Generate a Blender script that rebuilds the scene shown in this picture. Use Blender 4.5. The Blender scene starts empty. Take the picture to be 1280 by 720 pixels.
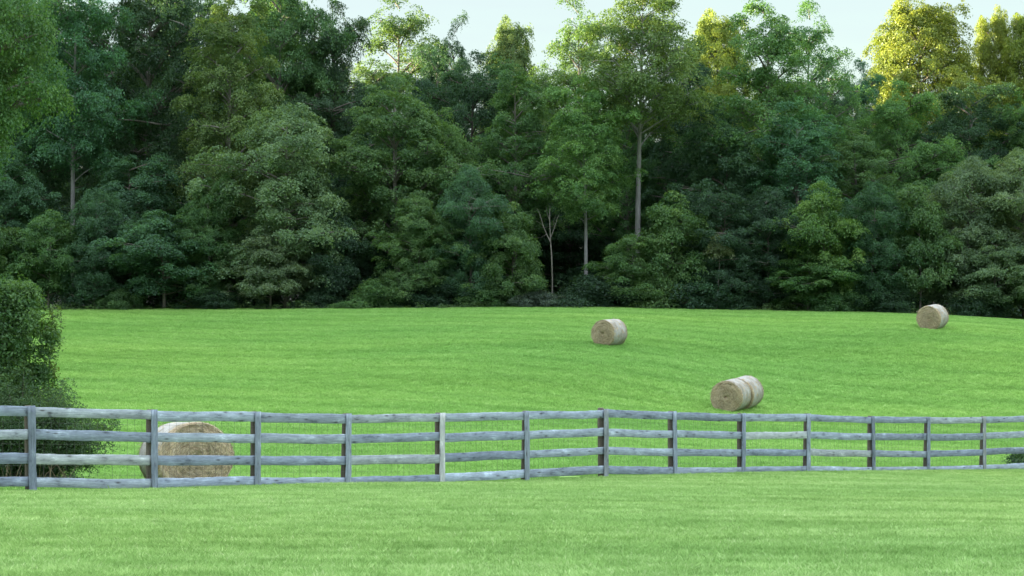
import bpy, math, random
import numpy as np
from math import pi, sin, cos, radians
from mathutils import Vector

# ------------------------------------------------------------------ scene, camera
S = bpy.context.scene
COL = S.collection
F = 2500.0            # focal length in photo pixels (1280 wide); camera at the origin looking along +Y, level

def at(u, d, v):      # photo bearing (u, v) at a ground distance d -> a point in the place
    return Vector(((u - 640) / F * d, d, (360 - v) / F * d))

cam = bpy.data.cameras.new('camera')
cam.sensor_width = 36.0
cam.lens = 36.0 * F / 1280.0
cam.clip_start = 0.1
cam.clip_end = 6000
co = bpy.data.objects.new('camera', cam)
COL.objects.link(co)
co.location = (0, 0, 0)
co.rotation_euler = (pi / 2, 0, 0)
S.camera = co

# ------------------------------------------------------------------ light
SUN_EL = radians(7.0)
SUN_DIR = Vector((-1.0, 0.10, 0)).normalized() * cos(SUN_EL) + Vector((0, 0, sin(SUN_EL)))   # towards the sun
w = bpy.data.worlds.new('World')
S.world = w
w.use_nodes = True
nt = w.node_tree
nt.nodes.clear()
wo = nt.nodes.new('ShaderNodeOutputWorld')
bg = nt.nodes.new('ShaderNodeBackground')
sky = nt.nodes.new('ShaderNodeTexSky')
sky.sky_type = 'NISHITA'
sky.sun_disc = False
sky.sun_elevation = SUN_EL
sky.sun_rotation = math.atan2(SUN_DIR.x, SUN_DIR.y)
sky.altitude = 150
sky.air_density = 1.0
sky.dust_density = 0.6
sky.ozone_density = 1.0
# thin cloud streaks low down, plus a bright overhead layer added as fill light
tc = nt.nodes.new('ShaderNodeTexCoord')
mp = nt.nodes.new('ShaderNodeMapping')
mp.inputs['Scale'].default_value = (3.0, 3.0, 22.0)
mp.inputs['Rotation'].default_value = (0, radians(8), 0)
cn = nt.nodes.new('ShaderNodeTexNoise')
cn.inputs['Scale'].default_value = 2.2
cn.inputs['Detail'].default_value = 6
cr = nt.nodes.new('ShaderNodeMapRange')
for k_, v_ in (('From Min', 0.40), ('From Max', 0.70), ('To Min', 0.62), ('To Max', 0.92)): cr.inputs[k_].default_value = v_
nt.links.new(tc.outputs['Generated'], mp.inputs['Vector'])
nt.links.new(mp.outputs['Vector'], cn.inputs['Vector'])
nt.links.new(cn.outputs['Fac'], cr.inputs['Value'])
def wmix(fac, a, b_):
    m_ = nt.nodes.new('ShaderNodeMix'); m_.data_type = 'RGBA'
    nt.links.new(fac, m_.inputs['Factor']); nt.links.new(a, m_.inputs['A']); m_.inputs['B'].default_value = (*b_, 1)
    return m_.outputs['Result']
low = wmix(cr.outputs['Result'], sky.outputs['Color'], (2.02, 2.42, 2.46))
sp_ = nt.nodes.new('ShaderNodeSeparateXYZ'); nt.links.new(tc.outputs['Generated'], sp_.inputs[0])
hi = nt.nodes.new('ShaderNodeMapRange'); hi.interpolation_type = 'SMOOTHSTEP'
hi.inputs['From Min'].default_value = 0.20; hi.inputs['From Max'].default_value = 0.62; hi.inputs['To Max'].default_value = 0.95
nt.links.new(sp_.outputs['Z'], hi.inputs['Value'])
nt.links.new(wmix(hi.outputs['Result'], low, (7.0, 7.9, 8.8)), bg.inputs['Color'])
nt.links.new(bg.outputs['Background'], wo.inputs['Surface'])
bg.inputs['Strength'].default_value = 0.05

sl = bpy.data.lights.new('sun', 'SUN')
sl.energy = 5.0
sl.angle = radians(0.5)
sl.color = (1.0, 0.85, 0.56)
so = bpy.data.objects.new('sun', sl)
COL.objects.link(so)
so.rotation_euler = (-SUN_DIR).to_track_quat('-Z', 'Y').to_euler()

S.view_settings.view_transform = 'Standard'
S.view_settings.look = 'None'
S.view_settings.exposure = 2.95
S.view_settings.gamma = 1.0
S.view_settings.use_curve_mapping = False
S.render.engine = 'CYCLES'
S.cycles.max_bounces = 6
S.cycles.diffuse_bounces = 4
S.cycles.transmission_bounces = 4

# ------------------------------------------------------------------ tagging
def tag(o, label=None, cat=None, group=None, kind=None):
    if label: o['label'] = label
    if cat: o['category'] = cat
    if group: o['group'] = group
    if kind: o['kind'] = kind
    return o

def empty(name, loc, rotz=0.0, scale=None):
    o = bpy.data.objects.new(name, None)
    COL.objects.link(o)
    o.location = loc
    o.rotation_euler = (0, 0, rotz)
    if scale: o.scale = scale
    o.empty_display_size = 0.3
    return o

def link(name, me, parent=None):
    o = bpy.data.objects.new(name, me)
    COL.objects.link(o)
    if parent: o.parent = parent
    return o

def mesh_np(name, verts, faces, mat, smooth=False, attrs=None):
    """verts (N,3), faces (M,k) all with k corners"""
    me = bpy.data.meshes.new(name)
    verts = np.asarray(verts, dtype=np.float32)
    faces = np.asarray(faces, dtype=np.int32)
    n, k = faces.shape
    me.vertices.add(len(verts))
    me.vertices.foreach_set('co', verts.ravel())
    me.loops.add(n * k)
    me.loops.foreach_set('vertex_index', faces.ravel())
    me.polygons.add(n)
    me.polygons.foreach_set('loop_start', np.arange(0, n * k, k, dtype=np.int32))
    me.polygons.foreach_set('loop_total', np.full(n, k, dtype=np.int32))
    if smooth:
        me.polygons.foreach_set('use_smooth', np.ones(n, dtype=bool))
    for an, (dom, arr) in (attrs or {}).items():
        a = me.attributes.new(an, 'FLOAT', dom)
        a.data.foreach_set('value', np.asarray(arr, dtype=np.float32))
    me.update(calc_edges=True)
    if mat: me.materials.append(mat)
    return me

# ------------------------------------------------------------------ materials
def newmat(name):
    m = bpy.data.materials.new(name)
    m.use_nodes = True
    m.node_tree.nodes.clear()
    return m, m.node_tree.nodes, m.node_tree.links

def N(ns, typ, **kw):
    n = ns.new('ShaderNode' + typ)
    for k, v in kw.items():
        if k in n.inputs: n.inputs[k].default_value = v
        else: setattr(n, k, v)
    return n

def ramp(ns, stops):
    r = ns.new('ShaderNodeValToRGB')
    e = r.color_ramp.elements
    while len(e) > 1: e.remove(e[-1])
    e[0].position, e[0].color = stops[0][0], (*stops[0][1], 1)
    for p, c in stops[1:]:
        x = e.new(p)
        x.color = (*c, 1)
    return r

def mixc(ns, ls, fac, a, b, mode='MIX'):
    m = ns.new('ShaderNodeMix')
    m.data_type = 'RGBA'
    m.blend_type = mode
    for key, val in (('Factor', fac), ('A', a), ('B', b)):
        if isinstance(val, (int, float)): m.inputs[key].default_value = val
        elif isinstance(val, tuple): m.inputs[key].default_value = (*val, 1)
        else: ls.new(val, m.inputs[key])
    return m.outputs['Result']

def leaf_material(name, transl=0.36, gloss=0.018):
    """colour = object colour (species tint) varied per leaf, per bough and per tree"""
    m, ns, ls = newmat(name)
    out = N(ns, 'OutputMaterial')
    oi = N(ns, 'ObjectInfo')
    at_ = N(ns, 'Attribute', attribute_name='var')
    hsv = N(ns, 'HueSaturation')
    mr = N(ns, 'MapRange', **{'To Min': 0.62, 'To Max': 1.4})
    ls.new(at_.outputs['Fac'], mr.inputs['Value'])
    ls.new(mr.outputs['Result'], hsv.inputs['Value'])
    mh = N(ns, 'MapRange', **{'To Min': 0.522, 'To Max': 0.478})
    ls.new(at_.outputs['Fac'], mh.inputs['Value'])
    ls.new(mh.outputs['Result'], hsv.inputs['Hue'])
    ls.new(oi.outputs['Color'], hsv.inputs['Color'])
    dif = N(ns, 'BsdfDiffuse')
    tr = N(ns, 'BsdfTranslucent')
    ls.new(hsv.outputs['Color'], dif.inputs['Color'])
    tcol = mixc(ns, ls, 1.0, hsv.outputs['Color'], (1.5, 1.45, 0.55), 'MULTIPLY')
    ls.new(tcol, tr.inputs['Color'])
    ms = N(ns, 'MixShader')
    ms.inputs[0].default_value = transl
    ls.new(dif.outputs[0], ms.inputs[1]); ls.new(tr.outputs[0], ms.inputs[2])
    gl = N(ns, 'BsdfGlossy', Roughness=0.45)
    gl.inputs['Color'].default_value = (0.8, 0.85, 0.9, 1)
    ms2 = N(ns, 'MixShader')
    ms2.inputs[0].default_value = gloss
    ls.new(ms.outputs[0], ms2.inputs[1]); ls.new(gl.outputs[0], ms2.inputs[2])
    ls.new(ms2.outputs[0], out.inputs['Surface'])
    return m

def bark_material(name, c0, c1):
    m, ns, ls = newmat(name)
    out = N(ns, 'OutputMaterial'); p = N(ns, 'BsdfPrincipled', Roughness=0.9)
    tc = N(ns, 'TexCoord'); mp = N(ns, 'Mapping'); mp.inputs['Scale'].default_value = (9, 9, 1.2)
    n1 = N(ns, 'TexNoise', Scale=1.5, Detail=6, Roughness=0.65)
    ls.new(tc.outputs['Object'], mp.inputs['Vector']); ls.new(mp.outputs[0], n1.inputs['Vector'])
    r = ramp(ns, [(0.3, c0), (0.7, c1)])
    ls.new(n1.outputs['Fac'], r.inputs['Fac'])
    n2 = N(ns, 'TexNoise', Scale=0.6, Detail=3)
    ls.new(tc.outputs['Object'], n2.inputs['Vector'])
    r2 = ramp(ns, [(0.4, (0.7, 0.72, 0.66)), (0.6, (1, 1, 1))])
    ls.new(n2.outputs['Fac'], r2.inputs['Fac'])
    ls.new(mixc(ns, ls, 1.0, r.outputs['Color'], r2.outputs['Color'], 'MULTIPLY'), p.inputs['Base Color'])
    b = N(ns, 'Bump', Strength=0.5, Distance=0.03)
    ls.new(n1.outputs['Fac'], b.inputs['Height']); ls.new(b.outputs[0], p.inputs['Normal'])
    ls.new(p.outputs[0], out.inputs['Surface'])
    return m

LEAF = leaf_material('leaf')
BARK = bark_material('bark_grey', (0.09, 0.08, 0.07), (0.22, 0.20, 0.18))
PALEBARK = bark_material('bark_pale', (0.13, 0.13, 0.128), (0.29, 0.285, 0.275))
DARKBARK = bark_material('bark_dark', (0.05, 0.042, 0.035), (0.13, 0.11, 0.09))

# ------------------------------------------------------------------ terrain
FA, FB = np.array([-8.14, 34.0]), np.array([12.86, 54.5])        # fence line on plan
POST_U = [-130, 40, 192, 321, 434, 552, 658, 756, 843, 928, 1010, 1091, 1160, 1230, 1293, 1351]
POST_VT = [503, 507, 512, 514.5, 517, 516, 513.5, 511, 514, 516.5, 517, 520, 521, 520.5, 519, 518]
POST_VB = [611, 609, 606.5, 602.5, 600, 599.5, 597, 592, 589.5, 587, 586, 585, 584.5, 584, 583.5, 583]
def fence_pt(u):
    s = (u - 640) / F
    d = FB - FA
    t = (s * FA[1] - FA[0]) / (d[0] - s * d[1])
    return FA + d * t

ctrl = []
def cp(u, d, v): ctrl.append(tuple(at(u, d, v)))
for x in (-14, 0, 14): ctrl.append((x, 0.0, -1.6))
for x in (-20, 0, 20): ctrl.append((x, -25.0, -1.3))
for u in (-400, 0, 640, 1280, 1700): cp(u, 17.4, 720 - (10 if u in (0, -400) else 0) * 0)
for u, vb in zip(POST_U, POST_VB):
    p = fence_pt(u)
    ctrl.append((p[0], p[1], (360 - vb) / F * p[1] - 0.095))
for u, rows in {
    -300: [(50, 592), (60, 570), (80, 512), (100, 452), (120, 409), (132, 391)],
    100: [(48, 594), (60, 567), (80, 507), (100, 450), (120, 407), (132, 388)],
    235: [(42, 606)],
    400: [(50, 588), (60, 562), (80, 506), (100, 447), (120, 402), (132, 386)],
    762: [(52, 575), (60, 557), (75, 530), (90, 475), (103, 429.5), (120, 396), (132, 385)],
    915: [(60, 565), (75, 540), (87, 511), (103, 446), (120, 402), (132, 388)],
    1166: [(68, 560), (76, 546), (88, 513), (100, 455), (113, 409.5), (125, 397), (134, 394)],
    1280: [(113, 417), (134, 401)],
    1600: [(75, 560), (90, 515), (113, 430), (134, 410)]}.items():
    for d, v in rows: cp(u, d, v)
for u in (-300, 100, 400, 640, 900):
    cp(u, 150, 387); cp(u, 185, 384)
for u in (1280, 1600):
    cp(u, 150, 398); cp(u, 185, 392)
C = np.array(ctrl)
def tps_fit(P, z, lam=0.6):
    n = len(P)
    r2 = ((P[:, None] - P[None]) ** 2).sum(-1)
    K = np.where(r2 > 0, 0.5 * r2 * np.log(r2 + 1e-12), 0) + lam * np.eye(n)
    Q = np.c_[np.ones(n), P]
    A = np.block([[K, Q], [Q.T, np.zeros((3, 3))]])
    sol = np.linalg.solve(A, np.r_[z, 0, 0, 0])
    return sol[:n], sol[n:]
WT, AT = tps_fit(C[:, :2], C[:, 2])
def sstep(a, b, x):
    t = np.clip((x - a) / (b - a), 0, 1)
    return t * t * (3 - 2 * t)
def ground_z(x, y):
    x = np.atleast_1d(np.asarray(x, float)); y = np.atleast_1d(np.asarray(y, float))
    r2 = (x[:, None] - C[None, :, 0]) ** 2 + (y[:, None] - C[None, :, 1]) ** 2
    t = (0.5 * r2 * np.log(r2 + 1e-12)) @ WT + AT[0] + AT[1] * x + AT[2] * y
    wgt = (1 - sstep(170, 230, y)) * sstep(-60, -20, y) * (1 - sstep(50, 85, np.abs(x)))
    z = wgt * t + (1 - wgt) * -2.4
    # unseen rise added at left to block the low sun below the treetops
    shade_ridge = 50.2 * sstep(-110, -245, x) * (0.97 + 0.03 * np.sin(y * 0.11 + 1.0) * np.sin(y * 0.043))
    shade_ridge = np.where(x < -300, shade_ridge * (1 - sstep(-300, -900, x) * 0.6), shade_ridge)
    return z + shade_ridge
def gz(x, y): return float(ground_z([x], [y])[0])

def axis(lo, hi, step, far_lo, far_hi, g=1.25):
    a = list(np.arange(lo, hi + 1e-6, step))
    s = step
    while a[0] > far_lo: s *= g; a.insert(0, a[0] - s)
    s = step
    while a[-1] < far_hi: s *= g; a.append(a[-1] + s)
    return np.array(a)
gx = axis(-48, 48, 0.8, -1500, 1500, 1.18)
gy = axis(0, 140, 0.8, -900, 2500, 1.18)
GX, GY = np.meshgrid(gx, gy)
GZ = np.concatenate([ground_z(a, b) for a, b in zip(GX, GY)])
nx, ny = len(gx), len(gy)
ii = np.arange((ny - 1) * nx).reshape(ny - 1, nx)[:, :-1].ravel()
gf = np.c_[ii, ii + 1, ii + nx + 1, ii + nx]

def fence_y(x): return FA[1] + (x - FA[0]) * (FB[1] - FA[1]) / (FB[0] - FA[0])
def edge_y(x): return 131.5 + 1.2 * np.sin(x * 0.21) + 0.6 * np.sin(x * 0.57 + 1) + 0.06 * np.maximum(x, 0)
gxr, gyr = GX.ravel(), GY.ravel()
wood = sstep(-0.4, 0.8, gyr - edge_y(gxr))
fld = sstep(-0.3, 0.3, gyr - fence_y(gxr))

def grass_colour(ns, ls):
    """base colour of grass from world position: lawn this side of the fence, hay field beyond it, mown streaks"""
    geo = N(ns, 'NewGeometry')
    sep = N(ns, 'SeparateXYZ'); ls.new(geo.outputs['Position'], sep.inputs[0])
    k = (FB[1] - FA[1]) / (FB[0] - FA[0])
    m1 = N(ns, 'Math', operation='MULTIPLY_ADD'); ls.new(sep.outputs['X'], m1.inputs[0])
    m1.inputs[1].default_value = -k; m1.inputs[2].default_value = -(FA[1] - FA[0] * k)
    m2 = N(ns, 'Math', operation='ADD'); ls.new(m1.outputs[0], m2.inputs[0]); ls.new(sep.outputs['Y'], m2.inputs[1])
    isf = N(ns, 'MapRange', **{'From Min': -0.5, 'From Max': 0.8}); ls.new(m2.outputs[0], isf.inputs['Value'])
    def streak(rot, sx, sy, scale, det=4):
        mp = N(ns, 'Mapping'); mp.inputs['Rotation'].default_value = (0, 0, rot); mp.inputs['Scale'].default_value = (sx, sy, 0.2)
        t = N(ns, 'TexNoise', Scale=scale, Detail=det, Roughness=0.6)
        ls.new(geo.outputs['Position'], mp.inputs['Vector']); ls.new(mp.outputs[0], t.inputs['Vector'])
        return t.outputs['Fac']
    sl_ = streak(radians(10), 0.13, 1.7, 1.0, 5)
    sf = streak(radians(30), 0.05, 0.42, 1.0, 6)
    fine = streak(radians(10), 0.45, 1.5, 3.6, 6)
    big = streak(0.4, 0.03, 0.06, 1.0, 3)
    rl = ramp(ns, [(0.30, (0.264, 0.406, 0.124)), (0.50, (0.356, 0.516, 0.178)), (0.70, (0.462, 0.600, 0.250))])
    ls.new(sl_, rl.inputs['Fac'])
    rf = ramp(ns, [(0.30, (0.236, 0.420, 0.112)), (0.52, (0.292, 0.490, 0.136)), (0.72, (0.345, 0.54, 0.164))])
    ls.new(sf, rf.inputs['Fac'])
    wm = N(ns, 'Mapping'); wm.inputs['Rotation'].default_value = (0, 0, radians(-60)); ls.new(geo.outputs['Position'], wm.inputs['Vector'])
    wv = N(ns, 'TexWave', Scale=0.105, Distortion=5.0, Detail=4); wv.inputs['Detail Scale'].default_value = 0.6
    ls.new(wm.outputs[0], wv.inputs['Vector'])
    wr = ramp(ns, [(0.0, (0.89, 0.91, 0.89)), (0.25, (1, 1, 1)), (1.0, (1.03, 1.02, 1.03))]); ls.new(wv.outputs['Fac'], wr.inputs['Fac'])
    c = mixc(ns, ls, isf.outputs[0], rl.outputs['Color'], mixc(ns, ls, 1.0, rf.outputs['Color'], wr.outputs['Color'], 'MULTIPLY'))
    rfine = ramp(ns, [(0.3, (0.56, 0.66, 0.50)), (0.7, (1.34, 1.26, 1.40))]); ls.new(fine, rfine.inputs['Fac'])
    ff = N(ns, 'MapRange', **{'To Min': 1.0, 'To Max': 0.45}); ls.new(isf.outputs[0], ff.inputs['Value'])
    c = mixc(ns, ls, ff.outputs[0], c, rfine.outputs['Color'], 'MULTIPLY')
    rb = ramp(ns, [(0.35, (0.86, 0.92, 0.9)), (0.65, (1.1, 1.05, 1.0))]); ls.new(big, rb.inputs['Fac'])
    return mixc(ns, ls, 1.0, c, rb.outputs['Color'], 'MULTIPLY')

gm, ns, ls = newmat('ground_turf')
out = N(ns, 'OutputMaterial'); p = N(ns, 'BsdfPrincipled', Roughness=0.95)
p.inputs['Specular IOR Level'].default_value = 0.15
gc = grass_colour(ns, ls)
gc = mixc(ns, ls, 1.0, gc, (0.85, 0.82, 0.8), 'MULTIPLY')
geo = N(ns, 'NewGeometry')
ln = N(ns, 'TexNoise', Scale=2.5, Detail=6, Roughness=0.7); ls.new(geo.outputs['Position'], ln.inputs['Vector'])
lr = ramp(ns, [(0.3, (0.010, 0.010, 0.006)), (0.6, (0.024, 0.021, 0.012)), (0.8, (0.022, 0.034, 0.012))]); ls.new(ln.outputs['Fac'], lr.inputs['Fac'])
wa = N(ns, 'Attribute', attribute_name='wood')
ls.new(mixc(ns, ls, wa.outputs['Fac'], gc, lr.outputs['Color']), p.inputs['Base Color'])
bn = N(ns, 'TexNoise', Scale=9, Detail=5, Roughness=0.7); ls.new(geo.outputs['Position'], bn.inputs['Vector'])
b = N(ns, 'Bump', Strength=0.6, Distance=0.05); ls.new(bn.outputs['Fac'], b.inputs['Height']); ls.new(b.outputs[0], p.inputs['Normal'])
ls.new(p.outputs[0], out.inputs['Surface'])
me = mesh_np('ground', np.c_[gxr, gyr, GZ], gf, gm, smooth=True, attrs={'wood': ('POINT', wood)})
tag(link('ground', me), kind='structure')

# grass blades: turf tiles laid over the ground
def grass_mat(name):
    m, ns, ls = newmat(name)
    out = N(ns, 'OutputMaterial')
    c = grass_colour(ns, ls)
    va = N(ns, 'Attribute', attribute_name='var')
    r = ramp(ns, [(0.0, (0.62, 0.72, 0.6)), (0.6, (1.0, 1.0, 1.0)), (0.86, (1.15, 1.10, 1.2)), (1.0, (1.6, 1.25, 1.9))])
    ls.new(va.outputs['Fac'], r.inputs['Fac'])
    c = mixc(ns, ls, 1.0, c, r.outputs['Color'], 'MULTIPLY')
    d = N(ns, 'BsdfDiffuse'); t = N(ns, 'BsdfTranslucent'); ms = N(ns, 'MixShader'); ms.inputs[0].default_value = 0.3
    ls.new(c, d.inputs['Color']); ls.new(c, t.inputs['Color'])
    ls.new(d.outputs[0], ms.inputs[1]); ls.new(t.outputs[0], ms.inputs[2])
    ls.new(ms.outputs[0], out.inputs['Surface'])
    return m
GRASS = grass_mat('grass_blades')

def turf_tile(name, size, n, h, wd, seed):
    r = np.random.default_rng(seed)
    # tufts give the turf its clumped look
    nt_ = max(8, int(n / 14))
    tc_ = r.uniform(-size / 2, size / 2, (nt_, 2)); tl = r.normal(0, 0.5, (nt_, 2)); th = r.uniform(0.55, 1.4, nt_)
    k = r.integers(0, nt_, n)
    xy = tc_[k] + r.normal(0, 0.055 * size ** 0.5, (n, 2))
    xy = (xy + size / 2) % size - size / 2
    hh = h * th[k] * r.uniform(0.55, 1.2, n)
    lean = (tl[k] + r.normal(0, 0.45, (n, 2))) * hh[:, None]
    a = r.uniform(0, pi, n); ww = wd * r.uniform(0.6, 1.3, n)
    dx = np.c_[np.cos(a), np.sin(a)] * ww[:, None] / 2
    z0 = np.full(n, -0.01)
    V = np.empty((n, 5, 3))
    mid = xy + lean * 0.4
    V[:, 0] = np.c_[xy - dx, z0]; V[:, 1] = np.c_[xy + dx, z0]
    V[:, 2] = np.c_[mid + dx * .8, hh * .6]; V[:, 3] = np.c_[mid - dx * .8, hh * .6]
    V[:, 4] = np.c_[xy + lean, hh * 0.95]
    b_ = np.arange(n)[:, None] * 5
    # quad + tip as degenerate-free second quad split into triangles
    F1 = np.concatenate([b_ + [[0, 1, 2]], b_ + [[0, 2, 3]], b_ + [[3, 2, 4]]], 1).reshape(-1, 3)
    var = np.repeat(np.clip(r.beta(2.2, 2.6, n) + r.normal(0, .15, nt_)[k], 0, 1), 3)
    me = mesh_np(name, V.reshape(-1, 3), F1, GRASS, attrs={'var': ('FACE', var)})
    return bpy.data.objects.new(name, me)

def turf(name, tiles, pts, rots, idx, label):
    me = bpy.data.meshes.new(name)
    me.vertices.add(len(pts)); me.vertices.foreach_set('co', np.asarray(pts, np.float32).ravel())
    a = me.attributes.new('rot', 'FLOAT_VECTOR', 'POINT'); a.data.foreach_set('vector', np.asarray(rots, np.float32).ravel())
    a = me.attributes.new('idx', 'INT', 'POINT'); a.data.foreach_set('value', np.asarray(idx, np.int32))
    o = link(name, me)
    g = bpy.data.node_groups.new(name + '_scatter', 'GeometryNodeTree')
    g.interface.new_socket('Geometry', in_out='INPUT', socket_type='NodeSocketGeometry')
    g.interface.new_socket('Geometry', in_out='OUTPUT', socket_type='NodeSocketGeometry')
    gi = g.nodes.new('NodeGroupInput'); go = g.nodes.new('NodeGroupOutput')
    mtp = g.nodes.new('GeometryNodeMeshToPoints'); iop = g.nodes.new('GeometryNodeInstanceOnPoints')
    jn = g.nodes.new('GeometryNodeJoinGeometry')
    for t in reversed(tiles):
        n_ = g.nodes.new('GeometryNodeObjectInfo'); n_.inputs['Object'].default_value = t; n_.inputs['As Instance'].default_value = True
        g.links.new(n_.outputs['Geometry'], jn.inputs[0])
    ra = g.nodes.new('GeometryNodeInputNamedAttribute'); ra.data_type = 'FLOAT_VECTOR'; ra.inputs['Name'].default_value = 'rot'
    er = g.nodes.new('FunctionNodeEulerToRotation'); g.links.new(ra.outputs['Attribute'], er.inputs[0])
    ia = g.nodes.new('GeometryNodeInputNamedAttribute'); ia.data_type = 'INT'; ia.inputs['Name'].default_value = 'idx'
    iop.inputs['Pick Instance'].default_value = True
    g.links.new(gi.outputs[0], mtp.inputs[0]); g.links.new(mtp.outputs[0], iop.inputs['Points'])
    g.links.new(jn.outputs[0], iop.inputs['Instance']); g.links.new(er.outputs[0], iop.inputs['Rotation'])
    g.links.new(ia.outputs['Attribute'], iop.inputs['Instance Index'])
    g.links.new(iop.outputs[0], go.inputs[0])
    o.modifiers.new('scatter', 'NODES').node_group = g
    tag(o, label, 'grass', kind='stuff')
    return o

def lay(size, keep, ylo, yhi, half, seed, nt_):
    r = np.random.default_rng(seed)
    pts, rots, idx = [], [], []
    ys = np.arange(ylo, yhi, size)
    for y in ys:
        hw = half(y)
        xs = np.arange(-math.ceil(hw / size) * size, hw + size, size)
        for x in xs:
            if not keep(x, y): continue
            pts.append((x, y))
    P = np.array(pts)
    e = 0.3
    z = ground_z(P[:, 0], P[:, 1])
    sx = (ground_z(P[:, 0] + e, P[:, 1]) - z) / e
    sy = (ground_z(P[:, 0], P[:, 1] + e) - z) / e
    for i in range(len(P)):
        nrm = Vector((-sx[i], -sy[i], 1)).normalized()
        q = Vector((0, 0, 1)).rotation_difference(nrm)
        from mathutils import Quaternion
        q = q @ Quaternion((0, 0, 1), int(r.integers(0, 4)) * pi / 2)
        rots.append(tuple(q.to_euler()))
    return np.c_[P, z], rots, r.integers(0, nt_, len(P))

lt = [turf_tile('lawn_turf', 1.0, 4000, 0.055, 0.008, 10 + i) for i in range(4)]
pp, rr, ix = lay(1.0, lambda x, y: y < fence_y(x) + 0.6, 13, 64, lambda y: 0.256 * y + 3.0, 3, 4)
turf('lawn_grass', lt, pp, rr, ix, 'short mown pale green lawn grass on the near side of the fence')
ft = [turf_tile('hay_turf', 2.0, 5200, 0.085, 0.016, 30 + i) for i in range(4)]
pp, rr, ix = lay(2.0, lambda x, y: fence_y(x) + 1.2 < y < edge_y(x) + 0.6, 34, 138, lambda y: 0.256 * y + 4.0, 4, 4)
turf('field_grass', ft, pp, rr, ix, 'bright green regrown hay field grass beyond the fence')

# ------------------------------------------------------------------ tube helper
class Tubes:
    def __init__(self): self.V = []; self.Fc = []; self.n = 0
    def add(self, pts, rad, sides=6, cap=True):
        pts = np.asarray(pts, float); rad = np.asarray(rad, float)
        k = len(pts)
        tan = np.gradient(pts, axis=0)
        tan /= np.linalg.norm(tan, axis=1)[:, None] + 1e-9
        ref = np.array([1.0, 0.2, 0.1]) if abs(tan[0][2]) > 0.7 else np.array([0, 0, 1.0])
        a = np.cross(tan, ref); a /= np.linalg.norm(a, axis=1)[:, None] + 1e-9
        b = np.cross(tan, a)
        th = np.arange(sides) * 2 * pi / sides
        ring = pts[:, None] + rad[:, None, None] * (np.cos(th)[None, :, None] * a[:, None] + np.sin(th)[None, :, None] * b[:, None])
        self.V.append(ring.reshape(-1, 3))
        i = np.arange(k - 1)[:, None] * sides; j = np.arange(sides)[None]; j2 = (j + 1) % sides
        f = np.stack([i + j, i + j2, i + sides + j2, i + sides + j], -1).reshape(-1, 4) + self.n
        self.Fc.append(f)
        self.n += k * sides
    def mesh(self, name, mat):
        return mesh_np(name, np.concatenate(self.V), np.concatenate(self.Fc), mat, smooth=True)

# ------------------------------------------------------------------ foliage
def unit(a): return a / (np.linalg.norm(a, axis=-1, keepdims=True) + 1e-9)

def leaf_cloud(name, cen, rad, outw, n_tuft, n_leaf, tuft_r, leaf, r, droop=0.25, upb=0.7, shell=0.5, jit=0.5, wide=0.55, tuftflat=0.28):
    """cen (K,3) bough centres, rad (K,3) radii: tufts of leaves over each bough, each leaf a face of its own"""
    K = len(cen)
    d = r.normal(0, 1, (K, n_tuft, 3)); d[..., 2] += 0.45; d = unit(d)
    rr = shell + (1.06 - shell) * r.random((K, n_tuft, 1)) ** 0.8
    off = d * rr * rad[:, None]
    hd = np.linalg.norm(off[..., :2], axis=-1)
    off[..., 2] -= droop * hd ** 2 / (rad[:, None, 0] + 1e-6)
    tp = cen[:, None] + off
    tn = unit(d * 0.55 + outw[:, None] * 0.45 + np.array([0, 0, upb]))
    # leaves
    g = r.normal(0, 1, (K, n_tuft, n_leaf, 3))
    along = (g * tn[:, :, None]).sum(-1, keepdims=True)
    lp = tp[:, :, None] + (g - along * tn[:, :, None] * (1 - tuftflat)) * tuft_r
    lp[..., 2] -= 0.10 * tuft_r * (np.linalg.norm(g, axis=-1) ** 2)
    ln = unit(tn[:, :, None] + r.normal(0, jit, g.shape))
    ax = r.normal(0, 1, g.shape); ax += 0.9 * unit(g - along * tn[:, :, None])
    ax = ax - (ax * ln).sum(-1, keepdims=True) * ln
    ax = unit(ax); sd = np.cross(ln, ax)
    L = leaf * r.uniform(0.6, 1.35, g.shape[:-1])[..., None]
    lp, ln, ax, sd, L = [q.reshape(-1, q.shape[-1]) for q in (lp, ln, ax, sd, L)]
    n = len(lp)
    V = np.empty((n, 4, 3))
    V[:, 0] = lp - ax * L * 0.5
    V[:, 1] = lp + sd * L * wide * 0.5 + ln * L * 0.05
    V[:, 2] = lp + ax * L * 0.5 - ln * L * 0.16
    V[:, 3] = lp - sd * L * wide * 0.5 + ln * L * 0.05
    fc = np.arange(n * 4).reshape(n, 4)
    cv = r.normal(0, 0.16, (K, 1, 1)) + r.normal(0, 0.10, (K, n_tuft, 1)) + r.normal(0, 0.16, (K, n_tuft, n_leaf)) + 0.5
    return V.reshape(-1, 3), fc, np.clip(cv, 0, 1).ravel()

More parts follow.
